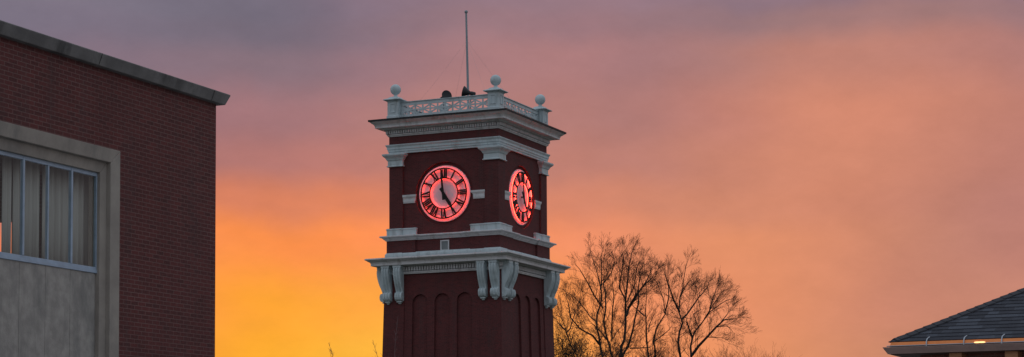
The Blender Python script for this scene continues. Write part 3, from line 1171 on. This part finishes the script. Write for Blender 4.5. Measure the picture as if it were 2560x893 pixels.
def grow(mb_t, mb_b, rnd, p, d, length, rad, lvl, upb, stats):
    nseg = 4 if lvl < 3 else 3
    pts = [p.copy()]
    rr = [rad]
    dd = d.copy()
    for i in range(nseg):
        dd = (dd + Vector((rnd.uniform(-1, 1), rnd.uniform(-1, 1), rnd.uniform(-.7, 1) + upb)) * .085).normalized()
        pts.append(pts[-1] + dd * (length / nseg))
        rr.append(max(.0043, rad * (1 - .8 * (i + 1) / nseg)))
    mb = mb_b if rad > .022 else mb_t
    mb.tube(pts, rr, 5 if rad > .03 else 3, cap=False)
    stats[0] += 1
    if lvl >= 5 or length < .3:
        return
    k = {1: 6, 2: 6, 3: 4, 4: 2}[lvl]
    for j in range(k):
        t = .22 + .76 * (j + rnd.random() * .8) / k
        q, dq = interp(pts, min(t, .99))
        cl = length * (.74 - .36 * t) * rnd.uniform(.75, 1.25)
        cd = jitter_dir(dq, radians(rnd.uniform(20, 44)), rnd)
        cd = (cd + Vector((0, 0, upb * .45))).normalized()
        grow(mb_t, mb_b, rnd, q, cd, cl, max(.0046, rad * (1 - .7 * t) * .55), lvl + 1, upb, stats)


def tree(name, D, limbs, label, seed, base_px=None, r0=.2, twl=1.95, dens=1.0, mat=BARK, tmat=TWIG, group='bare trees behind the tower', upb=.2):
    """limbs: list of (width, pixel polyline from bottom to tip, depth offset tip)"""
    rnd = random.Random(seed)
    bx = base_px
    root = at(bx, 1200, D); root.z = 0
    o = empty(name, root, 0, label, 'tree', group)
    tb, tt = MB(), MB()
    st = [0]
    for li, (w0, w1, pl, dy) in enumerate(limbs):
        pts = []
        n = len(pl)
        for i, (x, y) in enumerate(pl):
            pts.append(at(x, y, D + dy * (i / max(1, n - 1)) + rnd.uniform(-.15, .15)) - root)
        if pl[0][1] >= 890:    # runs on down to the root of the tree
            p = pts[0]
            pts = [Vector((rnd.uniform(-.12, .12), rnd.uniform(-.12, .12), -.1)), Vector((p.x * .12, p.y * .12, 2.2)), p.lerp(Vector((p.x * .3, p.y * .3, 3.4)), .6)] + pts
        pts[-1] = pts[-2].lerp(pts[-1], .55)
        sm = resample(pts, .5)
        sm = [sm[0]] + [q + Vector((rnd.uniform(-.06, .06), rnd.uniform(-.06, .06), rnd.uniform(-.03, .03))) for q in sm[1:-1]] + [sm[-1]]
        w1 = min(w1, .014)
        m_ = len(sm)
        w0 = w0 * (1 if pl[0][1] >= 890 else .72)
        rads = [max(.010, w0 + (w1 - w0) * (i / (m_ - 1)) ** 1.25) for i in range(m_)]
        tb.tube(sm, rads, 8)
        # side branches
        tot = sum((sm[i + 1] - sm[i]).length for i in range(m_ - 1))
        cnt = int(tot * 3.1 * dens)
        for j in range(cnt):
            t = (j + rnd.random()) / cnt
            q, dq = interp(sm, t)
            if q.z < 8.2 * (D / 130): continue
            ln = twl * rnd.uniform(.5, 1.15) * (1.0 - .55 * t)
            dd = jitter_dir(dq, radians(rnd.uniform(28, 62)), rnd)
            dd = (dd + Vector((0, 0, .25))).normalized()
            r_here = rads[min(m_ - 1, int(t * m_))]
            grow(tt, tb, rnd, q, dd, ln, min(.024, r_here * .4), 2, upb, st)
        q, dq = interp(sm, .999)
        for _ in range(2):
            grow(tt, tb, rnd, q, jitter_dir(dq, radians(rnd.uniform(5, 22)), rnd), twl * .38, .009, 3, upb, st)
    tb.build('trunk', mat, o)
    tt.build('crown', tmat, o)
    print(name, st[0])
    return o


a_ = lambda pts, s, ox, oy: [(ox + x * s, oy + y * s) for x, y in pts]
A7 = lambda pts: a_(pts, .3504, 1380, 580)
A8 = lambda pts: a_(pts, .3282, 1620, 600)

tree('bare_tree', 128, [
    (.15, .035, A7([(355, 893), (345, 800), (320, 690), (325, 590), (345, 520), (345, 410), (318, 300), (290, 200), (262, 90)]), 1.5),
    (.07, .02, A7([(345, 520), (300, 455), (265, 370), (200, 270), (140, 200)]), -2),
    (.07, .02, A7([(345, 410), (352, 300), (350, 180), (385, 40)]), 1),
    (.09, .02, A7([(335, 800), (290, 740), (200, 690), (140, 610), (110, 500), (90, 440)]), -2.5),
    (.06, .02, A7([(325, 660), (270, 600), (200, 510), (130, 450), (80, 410)]), 2.5),
], 'bare multi-stemmed tree nearest the right edge of the clock tower', 11, base_px=1512)
tree('bare_tree', 132, [
    (.15, .03, A7([(430, 893), (412, 800), (385, 740), (370, 640), (385, 540), (375, 440), (365, 330), (372, 200), (392, 70)]), 2),
    (.08, .02, A7([(428, 780), (430, 690), (435, 590), (440, 480), (430, 380), (428, 280)]), -2),
    (.07, .02, A7([(400, 780), (350, 720), (300, 660), (250, 640)]), -2),
    (.06, .02, A7([(372, 360), (420, 290), (440, 210), (430, 150)]), -1),
    (.05, .02, A7([(435, 760), (480, 690), (530, 640)]), 1.5),
], 'slender bare tree with stems between the two thickest trunks', 12, base_px=1533)
tree('bare_tree', 124, [
    (.19, .03, A7([(490, 893), (512, 780), (520, 680), (528, 590), (522, 480), (535, 380), (548, 265), (575, 150), (600, 70)]), 1),
    (.16, .03, A7([(500, 893), (552, 810), (572, 700), (600, 600), (618, 500), (612, 400), (640, 280), (655, 150)]), -1.5),
    (.10, .03, A7([(530, 600), (582, 480), (640, 400), (690, 310), (735, 220)]), 2),
    (.09, .02, A7([(545, 540), (600, 455), (660, 380), (720, 330), (740, 260)]), -2),
    (.07, .02, A7([(523, 480), (480, 400), (500, 290), (505, 180), (490, 110)]), -1),
    (.06, .02, A7([(560, 830), (620, 825), (690, 825), (735, 800)]), 1.5),
    (.05, .02, A7([(535, 500), (585, 380), (610, 250), (640, 160)]), 1),
], 'largest bare tree with the thickest forked trunk and densest crown', 13, base_px=1560, dens=1.25)
tree('bare_tree', 131, [
    (.14, .03, A7([(685, 893), (680, 760), (665, 640), (672, 520), (678, 400), (660, 330)]), 1.5),
    (.13, .03, A8([(60, 893), (35, 780), (62, 680), (132, 560), (122, 450), (60, 320), (20, 260)]), -2),
    (.07, .02, A8([(125, 560), (160, 440), (150, 330), (110, 210)]), 1),
    (.06, .02, A7([(660, 600), (600, 540), (560, 520)]), 1),
    (.05, .02, A8([(35, 780), (90, 740), (160, 690), (190, 640)]), 1),
    (.05, .02, A8([(5, 700), (30, 600), (70, 520)]), 1),
], 'bare tree with crossing stems just right of the thickest trunk', 14, base_px=1632)
tree('bare_tree', 127, [
    (.17, .03, A8([(247, 893), (225, 780), (240, 700), (258, 630), (242, 550), (250, 430), (265, 310), (285, 200), (320, 120)]), 1),
    (.09, .025, A8([(242, 550), (200, 460), (168, 390), (140, 300), (125, 220)]), -2),
    (.08, .02, A8([(262, 600), (330, 520), (390, 440), (440, 370), (480, 320)]), 2),
    (.05, .02, A8([(250, 430), (300, 340), (350, 280)]), -1),
], 'upright bare tree with a bent trunk, second from the right', 15, base_px=1705)
tree('bare_tree', 122, [
    (.15, .04, A8([(330, 893), (318, 810), (335, 740), (400, 640), (470, 550), (545, 495), (600, 462), (650, 445)]), 2),
    (.08, .03, A8([(335, 740), (320, 680), (300, 620), (290, 580)]), -1.5),
    (.12, .03, A8([(334, 880), (380, 810), (450, 740), (520, 660), (575, 612), (620, 606), (660, 602)]), -1.5),
    (.06, .02, A8([(465, 555), (490, 450), (520, 380), (545, 330)]), 1.5),
    (.05, .02, A8([(520, 660), (600, 655), (670, 715)]), 1),
    (.05, .02, A8([(560, 620), (610, 560), (620, 510)]), 1.5),
    (.05, .02, A8([(430, 600), (480, 510), (560, 400), (600, 370)]), -2),
    (.04, .02, A8([(450, 740), (520, 740), (570, 745)]), -1),
    (.04, .02, A8([(380, 660), (340, 560), (400, 530), (380, 420), (440, 340)]), 1),
], 'rightmost tall bare tree, low fork and branches spreading right', 16, base_px=1722, upb=.2)
tree('bare_tree', 118, [
    (.12, .03, A7([(190, 893), (140, 820), (102, 720), (72, 620), (30, 540)]), -2),
    (.07, .02, A7([(95, 700), (60, 660), (10, 600)]), 1),
    (.07, .02, A7([(165, 893), (120, 875), (30, 850)]), -1),
    (.05, .02, A7([(100, 720), (150, 640), (170, 560), (120, 470)]), 2),
], 'bare tree leaning left against the right side of the clock tower', 17, base_px=1470, dens=.9, twl=1.9)


def leafy(D, px, top, w, seed, label, leaves=900, mat=LEAF, cat='shrub', nb=16):
    rnd = random.Random(seed)
    root = at(px, 1200, D); root.z = 0
    tp = at(px, top, D) - root
    o = empty('half_leafed_tree' if leaves else 'bare_tree', root, 0, label, 'tree', None)
    tb, tt, lf = MB(), MB(), MB()
    H = tp.z
    st = [0]
    stem = [Vector((0, 0, -.1)), Vector((.1, .1, H * .4)), Vector((-.1, 0, H * .74))]
    tb.tube(stem, [.13, .1, .06], 7)
    for i in range(nb):
        t = rnd.uniform(.62, 1)
        q, dq = interp(stem, t)
        a = 2 * pi * (i + rnd.random() * .7) / nb
        d = Vector((cos(a) * w * .5, sin(a) * w * .5, H * .26 * rnd.uniform(.7, 1.1))).normalized()
        if i % 4 == 0: d = Vector((rnd.uniform(-.2, .2), rnd.uniform(-.2, .2), 1)).normalized()
        ln = (H - q.z) / max(.5, d.z) * rnd.uniform(.5, .78)
        grow(tt, tb, rnd, q, d, ln, .03, 2, .2, st)
    tb.build('trunk', BARK, o); tt.build('crown', TWIG, o)
    if leaves:
        vv = [p for p in tt.v if p[2] > H * .55]
        for _ in range(leaves):
            c = Vector(vv[int(rnd.random() * len(vv))])
            for __ in range(rnd.randint(1, 4)):
                p = c + Vector((rnd.gauss(0, .1), rnd.gauss(0, .1), rnd.gauss(0, .1)))
                u = Vector((rnd.uniform(-1, 1), rnd.uniform(-1, 1), rnd.uniform(-1, 1))).normalized() * .05
                v = u.orthogonal().normalized() * .028
                lf.add([p - u, p + v, p + u, p - v], [(0, 1, 2, 3)])
        lf.build('foliage', mat, o)
    return o


leafy(112, 1462, 838, 2.8, 31, 'low tree still holding dry leaves at the foot of the bare trees', 800)
leafy(110, 1412, 800, 1.6, 32, 'narrow tree with a few dry leaves tight against the tower', 260, nb=9)
leafy(150, 1822, 868, 2.2, 33, 'small distant bare treetop right of the tall bare trees', 0)
leafy(160, 1925, 880, 3.0, 34, 'low distant bare treetop farthest right, barely above the frame edge', 0)
leafy(140, 1645, 850, 2.4, 35, 'small bushy bare tree low between the two groups of trunks', 0)


def sapling(D, pts, label, seed, mat, r=.012):
    rnd = random.Random(seed)
    P = [at(x, y, D) for x, y in pts]
    base = P[0].copy(); base.z = 0
    base.x += .25
    o = empty('sapling', base, 0, label, 'sapling', 'thin bare saplings below the frame')
    Q = [Vector((0, 0, -.05)), Vector((.05, .02, P[0].z * .5))] + [p - base for p in P]
    m = MB(); sm = resample(Q, .2)
    n = len(sm)
    zt = sm[-1].z
    m.tube(sm, [.035 + (.0045 - .035) * min(1, max(0, q.z / zt)) ** .6 for q in sm], 5)
    m.build('trunk', mat, o)
    m = MB()
    for i in range(40):
        t = rnd.uniform(.45, .97)
        q, dq = interp(sm, t)
        l = .12 if t > .8 else rnd.uniform(.2, .9)
        d = jitter_dir(dq, radians(35), rnd)
        m.tube([q, q + d * l * .5, q + (d + Vector((0, 0, .2))) * l], [.006, .005, .003], 3, cap=False)
    m.build('crown', mat, o)


sapling(60, [(832, 893), (828, 878), (823, 862), (821, 857)], 'leafless sapling tip left of the clock tower, against the yellow sky', 41, SAPB)
sapling(60, [(944, 893), (940, 880), (936, 865), (932, 850)], 'leafless sapling tip right beside the tower shaft left edge', 42, SAPB)
sapling(60, [(986, 893), (988, 860), (991, 825), (995, 791)], 'tallest pale sapling shoot in front of the tower brickwork', 43, simple('pale_bark', (.16, .10, .10), None, .9))

# ------------------------------------------------------------------ ground
m = MB()
R0 = 3500
m.add([(R0 * cos(2 * pi * i / 64), R0 * sin(2 * pi * i / 64) + 60, 0) for i in range(64)], [tuple(range(64))])
tag(m.build('ground', GRASS), kind='structure')
m = MB()
m.box(-30, 4, .0, 30, 10, .004)
m.add([], [])
tag(m.build('road', ASPH), kind='structure')
m = MB()
m.box(-30, 10.0, 0, 30, 10.2, .13)
m.box(-30, 10.2, 0, 30, 12.2, .12)
m.box(-26, 12.5, 0, 30, 60, .02)  # unseen pale slab added to bounce light up onto gutter and hall
tag(m.build('pavement_and_bounce_slab', simple('concrete_paving', (.3, .3, .29))), kind='structure')

S.render.engine = 'CYCLES'
S.cycles.max_bounces = 6
S.cycles.transparent_max_bounces = 12
S.cycles.use_denoising = True
S.cycles.sample_clamp_indirect = 4
